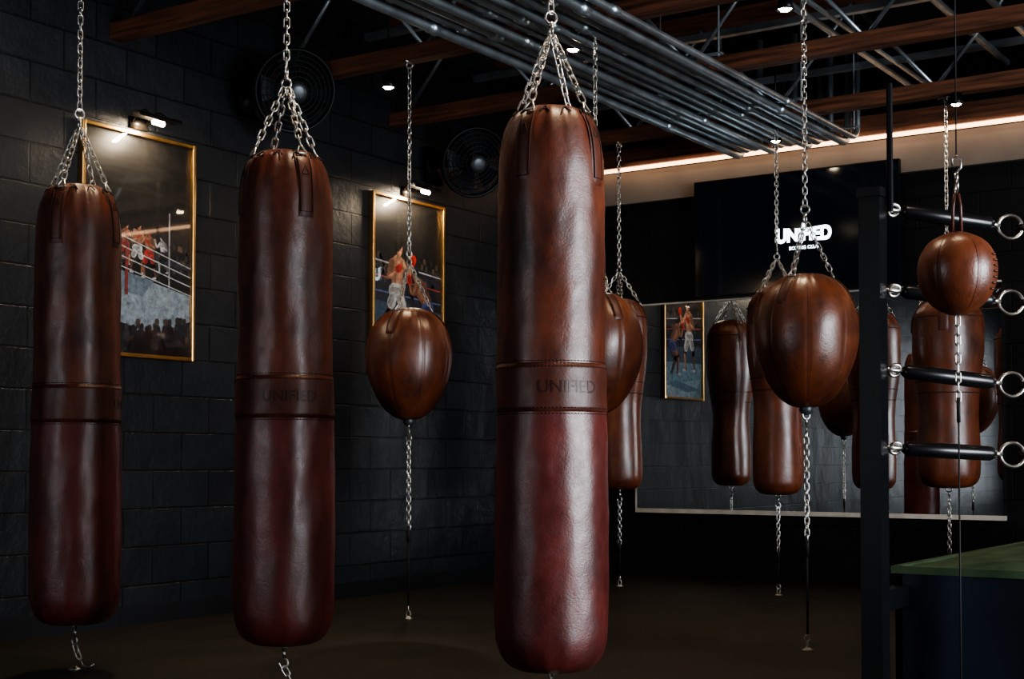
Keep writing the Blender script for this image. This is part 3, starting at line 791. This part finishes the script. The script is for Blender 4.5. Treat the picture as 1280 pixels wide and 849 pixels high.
# ------------------------------------------------------------------ boxing ring
R = empty("boxing_ring")
rx0, rx1, ry0, ry1, rz = -1.66, 3.0, 4.88, 9.1, .505
g = Geo(); g.box((rx0+.03, ry0+.03, .0), (rx1-.03, ry1-.03, rz-.04)); 
o = g.mk("platform_base", M_STR, R)
nx, ny = 70, 60; vs = []; fs = []
for i in range(nx+1):
    for j in range(ny+1):
        x = rx0+(rx1-rx0)*i/nx; y = ry0+(ry1-ry0)*j/ny
        ed = min(i, nx-i, j, ny-j)
        z = rz+.014*noise.noise(Vector((x*2.2, y*2.2, 0)))+(.012 if ed > 1 else 0)
        if ed == 0: z -= .01
        vs.append((x, y, z))
for i in range(nx):
    for j in range(ny):
        k = i*(ny+1)+j; fs.append((k, k+1, k+ny+2, k+ny+1))
obj("canvas", vs, fs, M_CAN, R, True)
g = Geo(); t = .02
g.box((rx0-.01, ry0-.01, rz-.03), (rx1+.01, ry0+t, rz-.004)); g.box((rx0-.01, ry0, rz-.03), (rx0+t, ry1, rz-.004)); g.box((rx1-t, ry0, rz-.03), (rx1+.01, ry1, rz-.004)); g.box((rx0, ry1-t, rz-.03), (rx1, ry1+.01, rz-.004))
g.mk("edge_padding", M_CAN, R)
g = Geo()
def skirt(p0, p1, nrm):
    p0 = Vector(p0); p1 = Vector(p1); N = 160; vs = []; fs = []
    for i in range(N+1):
        p = p0.lerp(p1, i/N); d = .012*math.sin(i*.38)+.012*noise.noise(Vector((i*.13, 0, 0)))
        for z, s in ((rz-.026, .1), (.28, .7), (.01, 1.2)): vs.append(tuple(p+Vector(nrm)*(d*s+.008)+Vector((0, 0, z))))
    for i in range(N):
        for k in range(2): a = i*3+k; fs.append((a, a+3, a+4, a+1))
    g.add(vs, fs)
skirt((rx0+.03, ry0, 0), (rx1, ry0, 0), (0, -1, 0)); skirt((rx0+.0, ry0+.03, 0), (rx0+.0, ry1, 0), (-1, 0, 0)); skirt((rx1, ry0, 0), (rx1, ry1, 0), (1, 0, 0))
g.mk("skirt", M_SKT, R, True)
ROPES = [(1.708, 1.667), (1.437, 1.408), (1.170, 1.129), (.910, .889)]
corners = [((rx0+.03, ry0-.28), (1, 1)), ((rx1+.1, ry0-.2), (-1, 1)), ((rx1+.1, ry1+.18), (-1, -1)), ((rx0+.03, ry1+.18), (1, -1))]
posts = Geo(); pads = Geo(); hw = Geo(); rp = Geo(); ends = []
for (px, py), (dx, dy) in corners:
    posts.box((px-.036, py-.036, 0), (px+.036, py+.036, 1.76)); posts.box((px-.041, py-.041, 1.745), (px+.041, py+.041, 1.775))
    posts.box((px-.12, py-.12, 0), (px+.12, py+.12, .012))
    posts.box((px-.025, min(py, py+dy*.4), rz-.14), (px+.025, max(py, py+dy*.4), rz-.07))
    ed = []
    for za, zb_ in ROPES:
        a = Vector((px+dx*.045, py+dy*.045, za)); b = Vector((px+dx*.335, py+dy*.335, zb_))
        t = (b-a).normalized()
        pads.tube([tuple(a+t*.04), tuple(a+t*.055), tuple(a+t*.2), tuple(b-t*.055), tuple(b-t*.035)], [.014, .024, .026, .025, .016], 16)
        hw.tube([tuple(a-t*.04), tuple(a+t*.05)], .008, 8); hw.tube(circle(a+t*.012, .02, Vector((0, 0, 1)).cross(t)+Vector((0, 0, .4)), 16), .006, 8, closed=True)
        hw.tube([tuple(b-t*.05), tuple(b-t*.01)], .008, 8)
        hw.tube(circle(b+t*.03, .041, Vector((.5*dx, -.85*dy, .12)), 24), .006, 8, closed=True)
        ed.append(b+t*.065)
    ends.append(ed)
for i in range(4):
    for k in range(4):
        a = ends[i][k]; b = ends[(i+1) % 4][k]; t = (b-a).normalized()
        rp.tube([tuple(a), tuple(a+t*.02)]+[tuple(a.lerp(b, f)-Vector((0, 0, .02*math.sin(math.pi*f)))) for f in (.1, .3, .5, .7, .9)]+[tuple(b)], .016, 12)
for i in range(4):
    a0 = ends[i]; b0 = ends[(i+1) % 4]
    for f in (.33, .67):
        p0 = a0[0].lerp(b0[0], f); p1 = a0[3].lerp(b0[3], f); rp.tube([tuple(p0), tuple(p1)], .008, 6)
px, py = corners[0][0]
posts.tube([(px+.05, py+.03, 1.70), (px+.05, py+.03, 2.13)], .011, 8)
for z in (1.72, 1.45, 1.18, .92, .55):
    hw.tube([(px-.036, py+.02, z), (px-.044, py+.02, z)], .010, 8)
posts.mk("corner_posts", M_BLK, R); pads.mk("turnbuckle_covers", M_BLP, R, True); hw.mk("turnbuckle_rings", M_STL, R, True); rp.mk("ropes", M_BLP, R, True)

# ------------------------------------------------------------------ lights
def area(name, loc, rot, sx, sy, e, c):
    L = bpy.data.lights.new(name, 'AREA'); L.shape = 'RECTANGLE'; L.size = sx; L.size_y = sy; L.energy = e; L.color = c
    o = bpy.data.objects.new(name, L); o.location = loc; o.rotation_euler = rot; col.objects.link(o); return o
area("window_daylight", (XR+.04, (wy0+wy1)/2, (wz0+wz1)/2), (0, math.radians(90), 0), wz1-wz0, wy1-wy0, 800, (.90, .94, 1.0))
area("window_daylight", ((fx0+fx1)/2, YF-.03, 1.5), (math.radians(90), 0, 0), fx1-fx0, 2.4, 45, (.9, .94, 1.0))
area("cove_light", (0.0, YB-.20, 3.10), (math.radians(15), 0, 0), 10.5, .03, 9, (1, .68, .44))
w_ = bpy.data.worlds.new("World"); sc.world = w_; w_.use_nodes = True
w_.node_tree.nodes["Background"].inputs[0].default_value = (.5, .6, .8, 1); w_.node_tree.nodes["Background"].inputs[1].default_value = .05

# ------------------------------------------------------------------ camera
cd = bpy.data.cameras.new("camera"); cd.lens = 50; cd.sensor_width = 36; cd.clip_start = .05; cd.clip_end = 60
co = bpy.data.objects.new("camera", cd); col.objects.link(co)
pitch = 1.7
co.location = (0, 0, .87); co.rotation_euler = (math.radians(90+pitch), 0, math.radians(33.8))
cd.shift_y = (150.5-1778*math.tan(math.radians(pitch)))/1280
sc.camera = co
